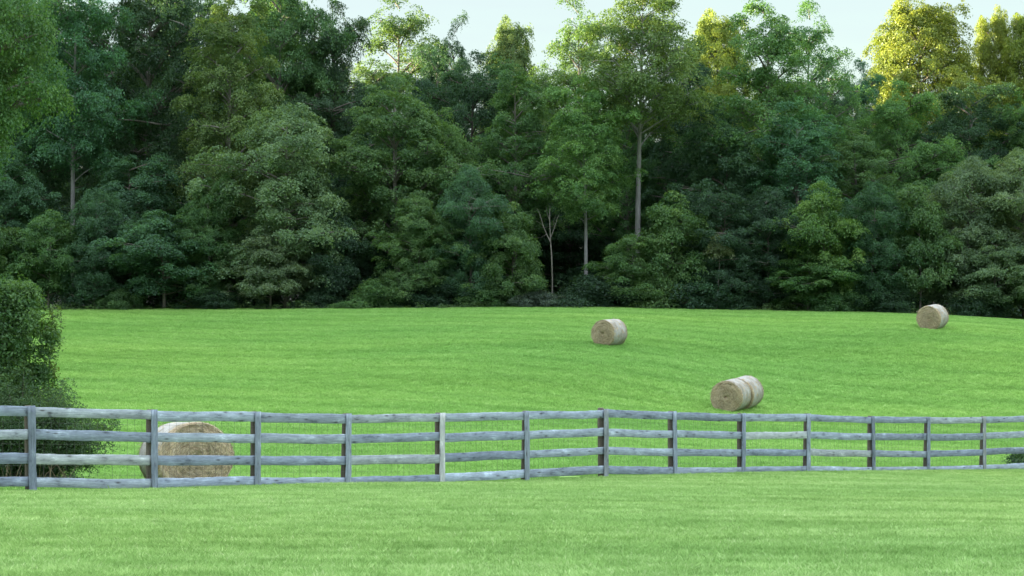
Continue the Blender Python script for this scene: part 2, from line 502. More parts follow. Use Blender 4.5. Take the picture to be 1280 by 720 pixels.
def make_tree(kind, seed, H, base, R, shape, n_limb, n_fill, cr, flat, n_tuft, n_leaf, tuft_r, leaf, trunk_r, bark,
              rise=0.5, droop=0.25, upb=0.7, fork=None, wobble=0.25, inner=0.35, jit=0.6, limb_vis=1.0, uneven=0.22):
    """natural-size tree at the origin: (trunk mesh with limbs, crown mesh)"""
    r = np.random.default_rng(seed)
    T = Tubes()
    def axis_at(t):                                   # trunk centre line
        return np.array([wobble * sin(t * 3.1 + seed) * t * 1.5, wobble * cos(t * 2.3 + seed * 1.7) * t * 1.5, t * H])
    ts = np.linspace(-0.02, 0.88, 14)
    pts = np.array([axis_at(max(t, 0)) + (0, 0, min(t, 0) * H) for t in ts])
    rad = trunk_r * (1 - ts / 1.0).clip(0.02) ** 0.8 + 0.25 * trunk_r * np.exp(-np.clip(ts, 0, 1) * 40)
    T.add(pts, rad, 9)
    if fork:
        f0 = axis_at(fork)
        q = np.array([f0 + np.array([0.35 * R * s, 0.1 * R * s, 0.45 * H * s]) * np.array([s ** 0.2, 1, 1]) for s in np.linspace(0, 1, 8)])
        T.add(q, trunk_r * 0.75 * (1 - np.linspace(0, .9, 8)) * (1 - fork), 8)
    cen, rads, outw = [], [], []
    ph = r.uniform(0, 6.28)
    lobes = [(r.uniform(0, 6.28), r.uniform(0, 6.28), r.uniform(0.14, 0.34)) for _ in range(4)]
    tp1, tp2 = r.uniform(0, 6.28, 2)
    def tmax(a): return 1 - uneven * (0.5 + 0.3 * sin(a * 2 + tp1) + 0.2 * sin(a * 3 + tp2))   # some sides reach the top, others stop short
    def env(t, a):                                    # crown radius, uneven round the tree
        e = shape(t)
        k = 1 + sum(w_ * sin((i + 1) * a + p1 + 5.0 * t * (i + 1) * 0.7) * cos(p2 + 6 * t) for i, (p1, p2, w_) in enumerate(lobes))
        return R * e * k
    for i in range(n_limb):
        t = (i + r.uniform(0.1, 0.9)) / n_limb
        a = ph + i * 2.4 + r.normal(0, .3)
        zt = base + (1 - base) * t * tmax(a)
        e = max(0.35, env(t, a) * r.uniform(0.72, 1.18))
        st = axis_at(max(zt - rise * e / H * 0.8, base * 0.7 if base > .15 else 0.05))
        en = np.array([axis_at(zt)[0] + cos(a) * e, axis_at(zt)[1] + sin(a) * e, zt * H])
        ctrlp = st * 0.45 + en * 0.55 + np.array([0, 0, 0.16 * e]) + r.normal(0, .08 * e, 3)
        s = np.linspace(0, 1, 8)[:, None]
        pts = (1 - s) ** 2 * st + 2 * s * (1 - s) * ctrlp + s * s * en
        lr_ = max(0.035, min(trunk_r * 0.42, 0.022 * e + 0.03)) * limb_vis
        T.add(pts, lr_ * (1 - s[:, 0] * 0.85), 5)
        out_dir = np.array([cos(a), sin(a), 0.1])
        m = max(2, int(round(e / cr * 1.6)))
        for j in range(m):
            q = r.uniform(inner, 1.0) if j else 1.0
            pq = (1 - q) ** 2 * st + 2 * q * (1 - q) * ctrlp + q * q * en
            side = np.array([-sin(a), cos(a), 0]) * r.normal(0, 0.33 * e * q ** 0.5)
            tip = pq + side + np.array([0, 0, r.normal(0.1, 0.3 * cr)])
            if j:
                b0 = (1 - q * .8) ** 2 * st + 2 * q * .8 * (1 - q * .8) * ctrlp + (q * .8) ** 2 * en
                T.add(np.array([b0, b0 * .5 + tip * .5 + (0, 0, .1 * cr), tip]), lr_ * np.array([.5, .35, .12]), 4)
            c = cr * r.uniform(0.6, 1.35)
            cen.append(tip); rads.append((c, c * r.uniform(.75, 1.05), c * flat * r.uniform(.75, 1.3))); outw.append(out_dir)
    for i in range(n_fill):
        t = r.random() ** 0.9
        a = r.uniform(0, 6.28)
        e = env(t, a) * r.uniform(0.62, 1.02)
        zt = base + (1 - base) * t * tmax(a)
        p0 = axis_at(zt)
        cen.append(p0 + np.array([cos(a) * e, sin(a) * e, r.normal(0, .25)]))
        c = cr * r.uniform(0.5, 1.15)
        rads.append((c, c * r.uniform(.75, 1.05), c * flat * r.uniform(.75, 1.3))); outw.append((cos(a), sin(a), 0.15))
    for i in range(7):                                # the leading shoots
        a = i * 2.4 + ph
        p0 = axis_at(0.97 - 0.022 * i - (0.03 if i > 2 else 0))
        q = 0.17 * R * i ** 0.6
        cen.append(p0 + np.array([cos(a) * q, sin(a) * q, 0])); c = cr * (0.75 + .07 * i)
        rads.append((c, c, c * flat * 1.2)); outw.append((cos(a) * .3, sin(a) * .3, .8))
    cen, rads, outw = np.array(cen), np.array(rads), np.array(outw, float)
    cen[:, 2] = np.maximum(cen[:, 2], 0.35)
    V, fc, var = leaf_cloud(kind, cen, rads, outw, n_tuft, n_leaf, tuft_r, leaf, r, droop, upb, jit=jit)
    V[:, 2] = np.maximum(V[:, 2], 0.03)
    return T.mesh(kind + '_trunk', bark), mesh_np(kind + '_crown', V, fc, LEAF, attrs={'var': ('FACE', var)}), float(V[:, 2].max()) * 0.985, R

def sh_oval(t): return max(0.40, math.sin(pi * min(1, (t * 0.78 + 0.16)) ** 0.95)) ** 0.7
def sh_tall(t): return 0.80 + 0.20 * math.sin(pi * t / 0.6) if t < 0.6 else max(0.50, 0.80 * math.sqrt(max(0, 1 - ((t - 0.6) / 0.46) ** 2)))
def sh_cone(t): return 0.86 + 0.14 * math.sin(5 * t + 1) if t < 0.5 else max(0.40, 0.90 * math.sqrt(max(0, 1 - ((t - 0.5) / 0.58) ** 2)))
def sh_skirt(t): return 0.90 + 0.10 * math.sin(6 * t) if t < 0.45 else max(0.40, 0.93 * math.sqrt(max(0, 1 - ((t - 0.45) / 0.63) ** 2)))
def sh_dome(t): return max(0.15, (1 - t ** 2.4)) ** 0.6

P = {}
def proto(key, *a, **k): P[key] = make_tree(key, *a, **k)
#                seed H  base  R   shape   limbs fill cr  flat tuft leaf tuft_r leaf trunk bark
#                seed H  base  R   shape   limbs fill cr  flat tuft leaf tuft_r leaf trunk bark
proto('poplar_a', 1, 25, 0.30, 4.3, sh_tall, 40, 60, 0.80, 0.72, 10, 25, 0.25, 0.18, 0.30, BARK, rise=0.7, droop=.05)
proto('poplar_b', 2, 25, 0.38, 4.6, sh_tall, 38, 56, 0.82, 0.68, 10, 25, 0.25, 0.185, 0.235, PALEBARK, rise=0.5, droop=.05, limb_vis=.5)
proto('poplar_fork', 3, 22, 0.30, 4.6, sh_tall, 38, 60, 0.80, 0.68, 10, 25, 0.25, 0.18, 0.26, BARK, rise=0.8, fork=0.30, droop=.08)
proto('oak_a', 4, 24, 0.30, 6.0, sh_oval, 44, 80, 0.92, 0.72, 11, 26, 0.27, 0.185, 0.36, BARK, droop=.05)
proto('oak_b', 5, 24, 0.26, 5.8, sh_oval, 46, 80, 0.86, 0.74, 11, 26, 0.26, 0.18, 0.34, DARKBARK, droop=.05)
proto('sparse_a', 6, 26, 0.56, 5.0, sh_oval, 42, 20, 0.72, 0.65, 9, 19, 0.26, 0.175, 0.27, PALEBARK, rise=0.7, limb_vis=0.6, droop=.1)
proto('sparse_b', 7, 26, 0.40, 4.2, sh_oval, 38, 24, 0.75, 0.65, 9, 19, 0.26, 0.175, 0.26, BARK, rise=0.9, droop=.1)
proto('edge_a', 8, 15, 0.10, 4.2, sh_skirt, 44, 64, 0.78, 0.62, 10, 25, 0.25, 0.175, 0.20, BARK, rise=0.35, droop=0.12, upb=0.7)
proto('edge_b', 9, 15, 0.12, 4.4, sh_cone, 44, 64, 0.80, 0.60, 10, 25, 0.25, 0.18, 0.19, DARKBARK, rise=0.35, droop=0.12, upb=0.7)
proto('layer_a', 10, 9, 0.16, 3.3, sh_oval, 26, 34, 0.70, 0.50, 10, 25, 0.24, 0.175, 0.12, BARK, rise=0.3, droop=0.15, upb=0.9, uneven=.4)
proto('layer_b', 11, 9, 0.18, 3.5, sh_skirt, 24, 32, 0.75, 0.46, 10, 25, 0.24, 0.18, 0.11, BARK, rise=0.25, droop=0.18, upb=0.9, uneven=.4)
proto('layer_c', 16, 9, 0.13, 3.4, sh_cone, 26, 34, 0.70, 0.52, 10, 25, 0.24, 0.175, 0.10, DARKBARK, rise=0.35, droop=0.12, upb=0.8, uneven=.45)
proto('shrub_a', 12, 3.6, 0.06, 2.0, sh_dome, 18, 18, 0.60, 0.5, 11, 16, 0.24, 0.15, 0.05, DARKBARK, rise=0.4)
proto('shrub_b', 13, 3.0, 0.05, 2.2, sh_dome, 18, 16, 0.58, 0.45, 10, 16, 0.25, 0.15, 0.05, DARKBARK, rise=0.4, droop=0.4)
proto('oak_near', 15, 21, 0.44, 6.0, sh_oval, 42, 44, 0.95, 0.55, 14, 22, 0.32, 0.17, 0.36, BARK, jit=0.65)
proto('oak_full', 17, 24, 0.30, 6.0, sh_oval, 54, 210, 0.90, 0.72, 13, 22, 0.27, 0.185, 0.36, BARK, droop=.05, uneven=.06)
proto('sapling', 14, 5, 0.72, 1.0, sh_oval, 9, 3, 0.36, 0.4, 8, 12, 0.17, 0.16, 0.045, BARK, rise=0.3)

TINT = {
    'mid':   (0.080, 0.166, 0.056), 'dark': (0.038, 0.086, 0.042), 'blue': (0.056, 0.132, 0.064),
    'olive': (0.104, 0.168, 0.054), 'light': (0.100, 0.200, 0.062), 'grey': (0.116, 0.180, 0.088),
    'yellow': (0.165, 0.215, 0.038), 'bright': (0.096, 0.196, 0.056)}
rnd = random.Random(5)
def tree(name, key, u, d, vtop, wpx, tint, label, cat='tree', group=None, rot=None):
    tm, cm, H, R = P[key]
    x = (u - 640) / F * d
    z = gz(x, d) - 0.05
    h = (360 - vtop) / F * d - z
    sz = h / (H * 1.01)
    sxy = (wpx * d / F) / (2.0 * R * 1.02)
    o = empty(name, (x, d, z), rnd.uniform(0, 6.28) if rot is None else rot, (sxy, sxy, sz))
    tag(o, label, cat, group)
    link('trunk', tm, o)
    c = link('crown', cm, o)
    t = TINT[tint]
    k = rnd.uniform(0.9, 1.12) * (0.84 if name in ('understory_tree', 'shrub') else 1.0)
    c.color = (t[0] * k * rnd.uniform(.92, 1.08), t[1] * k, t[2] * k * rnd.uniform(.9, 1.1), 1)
    return o

G_T, G_E, G_U, G_S = 'tall trees of the wood', 'trees along the wood edge', 'low layered trees at the wood edge', 'shrubs at the foot of the wood'
def recolour(o, c):
    for ch in o.children:
        if ch.name.startswith('crown'): ch.color = c

# tall trees of the wood, left to right
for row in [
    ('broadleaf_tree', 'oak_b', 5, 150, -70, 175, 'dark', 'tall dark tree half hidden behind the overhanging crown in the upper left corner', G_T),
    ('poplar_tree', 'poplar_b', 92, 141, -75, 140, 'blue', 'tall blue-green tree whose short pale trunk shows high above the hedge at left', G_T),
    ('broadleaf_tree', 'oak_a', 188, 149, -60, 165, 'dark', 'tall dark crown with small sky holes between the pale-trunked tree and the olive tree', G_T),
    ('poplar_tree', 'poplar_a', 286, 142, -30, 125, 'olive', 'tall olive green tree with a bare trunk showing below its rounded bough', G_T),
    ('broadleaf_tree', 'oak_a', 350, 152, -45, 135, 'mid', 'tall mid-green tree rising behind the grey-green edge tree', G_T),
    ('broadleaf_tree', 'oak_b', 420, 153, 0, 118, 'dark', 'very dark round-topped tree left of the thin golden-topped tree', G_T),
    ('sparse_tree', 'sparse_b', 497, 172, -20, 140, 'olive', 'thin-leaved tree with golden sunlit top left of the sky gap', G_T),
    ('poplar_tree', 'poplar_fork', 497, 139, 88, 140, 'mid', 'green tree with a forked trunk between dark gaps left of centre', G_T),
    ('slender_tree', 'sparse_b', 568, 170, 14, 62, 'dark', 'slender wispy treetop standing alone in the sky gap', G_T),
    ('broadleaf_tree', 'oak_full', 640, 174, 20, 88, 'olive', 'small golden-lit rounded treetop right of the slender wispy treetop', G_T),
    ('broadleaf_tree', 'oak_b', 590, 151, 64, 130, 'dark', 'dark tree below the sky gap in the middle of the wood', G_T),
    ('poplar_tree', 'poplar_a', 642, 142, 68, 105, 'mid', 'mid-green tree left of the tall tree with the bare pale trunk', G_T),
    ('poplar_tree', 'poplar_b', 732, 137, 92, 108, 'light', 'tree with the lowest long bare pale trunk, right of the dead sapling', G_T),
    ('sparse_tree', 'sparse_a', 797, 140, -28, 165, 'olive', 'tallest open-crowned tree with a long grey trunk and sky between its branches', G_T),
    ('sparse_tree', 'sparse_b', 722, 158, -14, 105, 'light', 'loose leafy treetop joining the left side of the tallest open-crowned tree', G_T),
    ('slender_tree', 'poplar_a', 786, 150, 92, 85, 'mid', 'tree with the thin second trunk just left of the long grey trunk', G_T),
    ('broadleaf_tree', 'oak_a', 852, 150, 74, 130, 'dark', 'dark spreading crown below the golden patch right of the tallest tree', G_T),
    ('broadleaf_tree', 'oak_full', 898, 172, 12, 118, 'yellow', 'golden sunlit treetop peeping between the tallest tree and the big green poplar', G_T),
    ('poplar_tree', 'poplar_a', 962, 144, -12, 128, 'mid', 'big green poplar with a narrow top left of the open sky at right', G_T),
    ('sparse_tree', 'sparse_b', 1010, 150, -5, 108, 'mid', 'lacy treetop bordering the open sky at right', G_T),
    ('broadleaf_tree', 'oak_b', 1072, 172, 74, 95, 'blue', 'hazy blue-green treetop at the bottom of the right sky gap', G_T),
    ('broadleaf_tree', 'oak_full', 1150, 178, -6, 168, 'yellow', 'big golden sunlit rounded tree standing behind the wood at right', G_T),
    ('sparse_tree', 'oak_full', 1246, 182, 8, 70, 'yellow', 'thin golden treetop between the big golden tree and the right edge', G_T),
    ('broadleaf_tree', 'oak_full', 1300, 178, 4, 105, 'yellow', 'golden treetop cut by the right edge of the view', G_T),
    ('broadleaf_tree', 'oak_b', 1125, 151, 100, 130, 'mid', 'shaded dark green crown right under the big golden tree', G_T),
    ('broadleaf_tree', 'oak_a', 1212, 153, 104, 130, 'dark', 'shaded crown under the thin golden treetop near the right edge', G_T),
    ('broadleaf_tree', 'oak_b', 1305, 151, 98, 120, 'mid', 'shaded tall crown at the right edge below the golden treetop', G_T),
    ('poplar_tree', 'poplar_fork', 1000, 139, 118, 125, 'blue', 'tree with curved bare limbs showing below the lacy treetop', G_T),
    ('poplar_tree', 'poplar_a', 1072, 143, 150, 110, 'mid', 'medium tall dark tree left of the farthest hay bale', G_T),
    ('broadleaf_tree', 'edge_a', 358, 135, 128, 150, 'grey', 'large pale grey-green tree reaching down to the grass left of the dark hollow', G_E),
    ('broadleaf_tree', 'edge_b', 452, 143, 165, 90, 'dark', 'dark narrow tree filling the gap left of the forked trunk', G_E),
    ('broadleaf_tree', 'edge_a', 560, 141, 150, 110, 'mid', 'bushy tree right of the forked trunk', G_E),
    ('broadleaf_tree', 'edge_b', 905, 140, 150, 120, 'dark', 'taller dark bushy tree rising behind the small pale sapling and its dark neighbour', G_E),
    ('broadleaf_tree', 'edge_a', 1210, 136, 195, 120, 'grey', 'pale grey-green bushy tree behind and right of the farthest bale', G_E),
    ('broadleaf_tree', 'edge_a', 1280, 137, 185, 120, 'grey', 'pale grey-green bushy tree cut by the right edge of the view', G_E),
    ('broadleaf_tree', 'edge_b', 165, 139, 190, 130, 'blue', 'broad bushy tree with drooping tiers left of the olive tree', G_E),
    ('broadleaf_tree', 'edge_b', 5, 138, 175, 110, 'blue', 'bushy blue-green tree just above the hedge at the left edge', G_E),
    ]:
    tree(*row[:8], group=row[8])

# low layered trees right at the edge of the field
for i, (u, d, vt, wp, key, tint, label) in enumerate([
    (60, 133.5, 262, 85, 'layer_a', 'mid', 'low layered tree just right of the hedge top'),
    (118, 133.4, 236, 74, 'edge_a', 'blue', 'bushy blue-green edge tree just right of the short pale trunk at left'),
    (205, 133.2, 262, 120, 'layer_a', 'blue', 'wide layered tree above the dark hollow at left'),
    (262, 134.5, 218, 78, 'edge_b', 'mid', 'mid-green tree at the wood edge right below the olive tree'),
    (338, 132.8, 292, 90, 'layer_b', 'grey', 'low pale layered tree on a thin visible stem at the foot of the grey-green tree'),
    (418, 134.5, 258, 74, 'layer_c', 'dark', 'small dark layered tree at the left of the dark hollow near the forked trunk'),
    (522, 133, 242, 90, 'edge_b', 'mid', 'layered tree below the forked trunk'),
    (588, 133.5, 205, 80, 'edge_a', 'blue', 'bushy blue-green tree, the second one left of the dead sapling'),
    (640, 132.8, 252, 80, 'layer_c', 'mid', 'layered green tree standing directly left of the dead sapling'),
    (842, 133.6, 238, 100, 'layer_c', 'mid', 'rounded layered tree right of the long grey trunk'),
    (790, 132.6, 292, 85, 'layer_b', 'mid', 'low layered tree below the long grey trunk'),
    (905, 133.6, 236, 90, 'edge_b', 'dark', 'dark bushy edge tree right behind the small pale sapling'),
    (960, 134, 232, 78, 'edge_a', 'dark', 'dark bushy edge tree left of the bright green spreading tree'),
    (1032, 133.2, 226, 95, 'layer_a', 'bright', 'bright green spreading layered tree below the curved limbs'),
    (1010, 132.5, 318, 100, 'layer_a', 'mid', 'low layered tree beneath the bright green spreading tree'),
    (1090, 133.4, 226, 84, 'edge_a', 'blue', 'bushy blue-green edge tree left of the farthest bale'),
    (1150, 134, 226, 85, 'layer_b', 'mid', 'tiered tree on a thin stem right behind the farthest bale'),
    (1245, 133.4, 290, 95, 'layer_b', 'grey', 'low pale tiered tree at the right foot of the wood'),
    (1320, 134, 270, 100, 'layer_a', 'grey', 'low pale tiered tree beyond the right edge of the view'),
    (-20, 134, 240, 100, 'layer_a', 'mid', 'low tree hidden behind the hedge at the left edge')]):
    tree('understory_tree', key, u, d, vt, wp, tint, label, group=G_U)

# shrubs at the foot of the wood
SH = 'low dark green shrub in the broken row at the foot of the wood'
for i, (u, vt, wp) in enumerate([(150, 360, 50), (270, 362, 55), (395, 362, 50), (470, 348, 65), (510, 356, 65), (560, 350, 65),
                                 (605, 352, 60), (735, 342, 75), (778, 345, 70), (822, 338, 75), (866, 340, 80), (918, 350, 70), (1045, 354, 65),
                                 (1110, 356, 60), (1225, 360, 60)]):
    tree('shrub', 'shrub_a' if i % 2 else 'shrub_b', u, 132.4 + (i % 3) * .35, vt, wp, ('mid', 'dark', 'dark')[i % 3], SH, 'shrub', G_S)
recolour(tree('shrub', 'shrub_b', 672, 131.6, 362, 62, 'grey', 'low grey-leaved shrub at the grass edge below the dead sapling', 'shrub', G_S), (0.080, 0.115, 0.088, 1))
sap = tree('sapling', 'sapling', 896, 131.9, 290, 30, 'yellow', 'small pale yellow-green sapling in front of the dark edge trees right of the grey trunk')

recolour(sap, (0.14, 0.18, 0.09, 1))
# inner trees seen only through gaps
IN = 'inner tree deep in the wood glimpsed only through gaps between the edge trees'
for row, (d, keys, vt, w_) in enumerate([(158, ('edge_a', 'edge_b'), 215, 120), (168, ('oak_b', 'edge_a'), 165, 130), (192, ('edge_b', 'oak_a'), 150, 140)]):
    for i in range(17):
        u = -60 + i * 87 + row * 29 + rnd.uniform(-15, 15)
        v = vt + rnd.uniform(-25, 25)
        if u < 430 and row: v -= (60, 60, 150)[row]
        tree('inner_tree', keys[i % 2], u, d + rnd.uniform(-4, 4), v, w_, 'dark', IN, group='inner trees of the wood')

# undergrowth on the wood floor, one dark leafy mass
ru = np.random.default_rng(61)
nU = 900
ux = ru.uniform(-52, 60, nU); uy = edge_y(ux) + 4 + 40 * ru.random(nU) ** 1.4
uh = ru.uniform(0.25, 1.3, nU)
cenU = np.c_[ux, uy, ground_z(ux, uy) + uh]
radU = np.c_[ru.uniform(.8, 1.5, nU), ru.uniform(.8, 1.5, nU), uh * .8]
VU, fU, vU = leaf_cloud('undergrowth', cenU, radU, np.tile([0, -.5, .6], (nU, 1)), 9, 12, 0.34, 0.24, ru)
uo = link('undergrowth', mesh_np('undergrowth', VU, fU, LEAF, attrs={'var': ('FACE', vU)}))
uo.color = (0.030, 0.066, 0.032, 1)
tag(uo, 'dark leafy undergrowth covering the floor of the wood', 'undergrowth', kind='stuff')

nW = 420
wx_ = ru.uniform(-44, 46, nW); wy_ = edge_y(wx_) + 0.5 + ru.normal(0, .45, nW); wh_ = ru.uniform(.06, .42, nW) * (0.5 + 0.5 * np.sin(wx_ * .8) ** 2)
VW, fW, vW = leaf_cloud('edge_weeds', np.c_[wx_, wy_, ground_z(wx_, wy_) + wh_], np.c_[ru.uniform(.25, .6, nW), ru.uniform(.2, .4, nW), wh_ * .8], np.tile([0, -.6, .6], (nW, 1)), 6, 9, .14, .15, ru, wide=.35)
wo_ = link('edge_weeds', mesh_np('edge_weeds', VW, fW, LEAF, attrs={'var': ('FACE', vW)}))
wo_.color = (0.070, 0.130, 0.045, 1)
tag(wo_, 'rough weedy strip where the field grass meets the wood', 'weeds', kind='stuff')
tree('inner_tree', 'oak_a', 548, 166, 58, 90, 'dark', IN, group='inner trees of the wood')
tree('inner_tree', 'oak_b', 1048, 168, 96, 90, 'dark', IN, group='inner trees of the wood')
tree('inner_tree', 'oak_b', 828, 163, 118, 110, 'dark', IN, group='inner trees of the wood')
# nearer tree overhanging the upper left corner
tree('overhanging_tree', 'oak_near', -76, 96, -150, 240, 'mid', 'nearer bright green tree whose boughs overhang the upper left corner')

# bare dead sapling
dd = 132.6
dx = (690 - 640) / F * dd; dz = gz(dx, dd)
T = Tubes()
hz = lambda v: (360 - v) / F * dd - dz
xp = lambda u: (u - 690) / F * dd
T.add([(0, 0, -.1), (0.02, 0, hz(350)), (xp(689.5), 0, hz(320)), (xp(688), 0.1, hz(300)), (xp(687), .1, hz(272)), (xp(687.5), .1, hz(258))], [.050, .047, .044, .038, .024, .010], 7)
for pts, r0 in [([(688, 300), (683, 293), (676, 297), (667, 296.5)], .04), ([(687.5, 302), (680, 285), (674, 266), (671, 260)], .05),
                ([(688, 298), (693, 285), (697, 272), (699, 268)], .04), ([(680, 285), (677, 280), (670, 276)], .025), ([(693, 285), (692, 276), (695, 268)], .02),
                ([(687, 276), (684, 266), (682, 258)], .02)]:
    k = len(pts)
    T.add([(xp(a), 0.1 * j * (1 if i % 2 else -1) * .5, hz(b_)) for j, (a, b_) in enumerate(pts)], np.linspace(r0 * .7, r0 * .2, k), 5)
ds = empty('dead_sapling', (dx, dd, dz))
link('trunk', T.mesh('dead_trunk', BARK), ds)
tag(ds, 'bare pale dead sapling with forked branches in front of the dark wood edge', 'tree')

# ------------------------------------------------------------------ fence
def wood_material():
    m, ns, ls = newmat('weathered_wood')
    out = N(ns, 'OutputMaterial'); p = N(ns, 'BsdfPrincipled', Roughness=0.85)
    p.inputs['Specular IOR Level'].default_value = 0.25
    tc = N(ns, 'TexCoord'); oi = N(ns, 'ObjectInfo')
    geo = N(ns, 'NewGeometry')
    off = N(ns, 'VectorMath', operation='SCALE'); off.inputs['Scale'].default_value = 37.0
    cb = N(ns, 'CombineXYZ'); ls.new(oi.outputs['Random'], cb.inputs[0]); ls.new(oi.outputs['Random'], cb.inputs[1])
    ls.new(cb.outputs[0], off.inputs[0])
    add = N(ns, 'VectorMath', operation='ADD'); ls.new(tc.outputs['Object'], add.inputs[0]); ls.new(off.outputs[0], add.inputs[1])
    mp = N(ns, 'Mapping'); mp.inputs['Scale'].default_value = (0.9, 10, 14); ls.new(add.outputs[0], mp.inputs['Vector'])
    gr = N(ns, 'TexNoise', Scale=3.2, Detail=8, Roughness=0.65); ls.new(mp.outputs[0], gr.inputs['Vector'])
    mp2 = N(ns, 'Mapping'); mp2.inputs['Scale'].default_value = (1.7, 3.2, 4.8); ls.new(add.outputs[0], mp2.inputs['Vector'])
    bl = N(ns, 'TexNoise', Scale=1.6, Detail=5, Roughness=0.7); ls.new(mp2.outputs[0], bl.inputs['Vector'])
    r1 = ramp(ns, [(0.25, (0.150, 0.172, 0.208)), (0.5, (0.235, 0.275, 0.340)), (0.75, (0.335, 0.385, 0.465))]); ls.new(gr.outputs['Fac'], r1.inputs['Fac'])
    r2 = ramp(ns, [(0.30, (0.42, 0.42, 0.45)), (0.42, (0.9, 0.9, 0.9)), (0.55, (1.1, 1.1, 1.1)), (0.62, (1.3, 1.3, 1.3)), (0.70, (2.0, 1.95, 1.9))]); ls.new(bl.outputs['Fac'], r2.inputs['Fac'])
    c = mixc(ns, ls, 1.0, r1.outputs['Color'], r2.outputs['Color'], 'MULTIPLY')
    ro = ramp(ns, [(0.0, (0.75, 0.76, 0.80)), (0.5, (1, 1, 1)), (0.86, (1.08, 1.06, 1.02)), (1.0, (1.25, 1.15, 0.98))]); ls.new(oi.outputs['Random'], ro.inputs['Fac'])
    c = mixc(ns, ls, 1.0, c, ro.outputs['Color'], 'MULTIPLY')
    c = mixc(ns, ls, 1.0, c, oi.outputs['Color'], 'MULTIPLY')
    kv = N(ns, 'TexVoronoi', Scale=1.0); kmp = N(ns, 'Mapping'); kmp.inputs['Scale'].default_value = (2.6, 9, 9)
    ls.new(add.outputs[0], kmp.inputs['Vector']); ls.new(kmp.outputs[0], kv.inputs['Vector'])
    kr = ramp(ns, [(0.06, (0.35, 0.32, 0.30)), (0.16, (0.85, 0.85, 0.85)), (0.24, (1, 1, 1))]); ls.new(kv.outputs['Distance'], kr.inputs['Fac'])
    c = mixc(ns, ls, 1.0, c, kr.outputs['Color'], 'MULTIPLY')
    ls.new(c, p.inputs['Base Color'])
    b = N(ns, 'Bump', Strength=0.5, Distance=0.008); ls.new(gr.outputs['Fac'], b.inputs['Height']); ls.new(b.outputs[0], p.inputs['Normal'])
    ls.new(p.outputs[0], out.inputs['Surface'])
    return m
WOOD = wood_material()
POSTW = bark_material('old_post', (0.055, 0.042, 0.035), (0.15, 0.12, 0.10))

def board(L, h, t, seed, sag=0.0, nseg=24, vertical=False):
    """a slightly warped plank along local X with chipped, rounded edges"""
    r = np.random.default_rng(seed)
    xs = np.linspace(0, L, nseg)
    ph = r.uniform(0, 6.28, 6)
    up = 0.004 * np.sin(xs / L * 3 + ph[0]) + 0.002 * np.sin(xs / L * 7 + ph[1]) - sag * np.sin(pi * xs / L)
    bw = 0.010 * np.sin(xs / L * 2.5 + ph[2])
    et = 0.004 * np.sin(xs / L * 9 + ph[3]) + r.normal(0, .0018, nseg)
    eb = 0.004 * np.sin(xs / L * 8 + ph[4]) + r.normal(0, .0018, nseg)
    b = 0.006
    prof = [(-t / 2, -h / 2 + b), (-t / 2 + b, -h / 2), (t / 2 - b, -h / 2), (t / 2, -h / 2 + b), (t / 2, h / 2 - b), (t / 2 - b, h / 2), (-t / 2 + b, h / 2), (-t / 2, h / 2 - b)]
    V = []
    for i, x in enumerate(xs):
        for (y, z) in prof: V.append((x, y + bw[i], z + up[i] + (et[i] if z > 0 else eb[i])))
    k = len(prof)
    fc = [(i * k + j, i * k + (j + 1) % k, (i + 1) * k + (j + 1) % k, (i + 1) * k + j) for i in range(nseg - 1) for j in range(k)]
    e = (nseg - 1) * k
    for o_ in (0, e):
        fc += [(o_, o_ + 1, o_ + 6, o_ + 7), (o_ + 1, o_ + 2, o_ + 5, o_ + 6), (o_ + 2, o_ + 3, o_ + 4, o_ + 5)]
    return mesh_np('board', V, fc, WOOD)

fd = (FB - FA) / np.linalg.norm(FB - FA)
fang = math.atan2(fd[1], fd[0])
fn = np.array([fd[1], -fd[0]])                        # towards the camera side
fr = empty('board_fence', (FA[0], FA[1], gz(*FA)))
tag(fr, 'long weathered grey four-board wooden fence with wire mesh between lawn and hay field', 'fence')
f0 = np.array(fr.location)
RH, RT = 0.175, 0.028
posts = []
nrng = np.random.default_rng(77)
for u, vt, vb in zip(POST_U, POST_VT, POST_VB):
    p_ = fence_pt(u)
    pitch = np.interp(u, [40, 434, 756, 1010, 1230], [0.400, 0.405, 0.413, 0.424, 0.438])
    ztop = (360 - vt) / F * p_[1] - 0.012
    posts.append((u, p_, ztop, pitch, gz(*p_)))
# rails: one board per bay and height, butted at the posts
for i in range(len(posts) - 1):
    (ua, pa, za, qa, _), (ub, pb, zb, qb, _) = posts[i], posts[i + 1]
    for k in range(4):
        a = np.array([*pa, za - RH / 2 - k * qa + nrng.normal(0, .009)])
        b_ = np.array([*pb, zb - RH / 2 - k * qb + nrng.normal(0, .009)])
        d_ = b_ - a
        L = np.linalg.norm(d_)
        o = link('rail', board(L - 0.006, RH * nrng.uniform(.93, 1.05), RT, 100 * i + k, sag=nrng.uniform(-.003, .008)), fr)
        o.location = Vector(a + d_ / L * 0.003 - f0)
        o.rotation_euler = (nrng.normal(0, .015), -math.asin(d_[2] / L), fang)
        tone = nrng.uniform(.86, 1.16)
        if (i, k) in ((2, 3), (5, 3)): tone = 1.4
        o.color = (tone, tone, tone, 1)
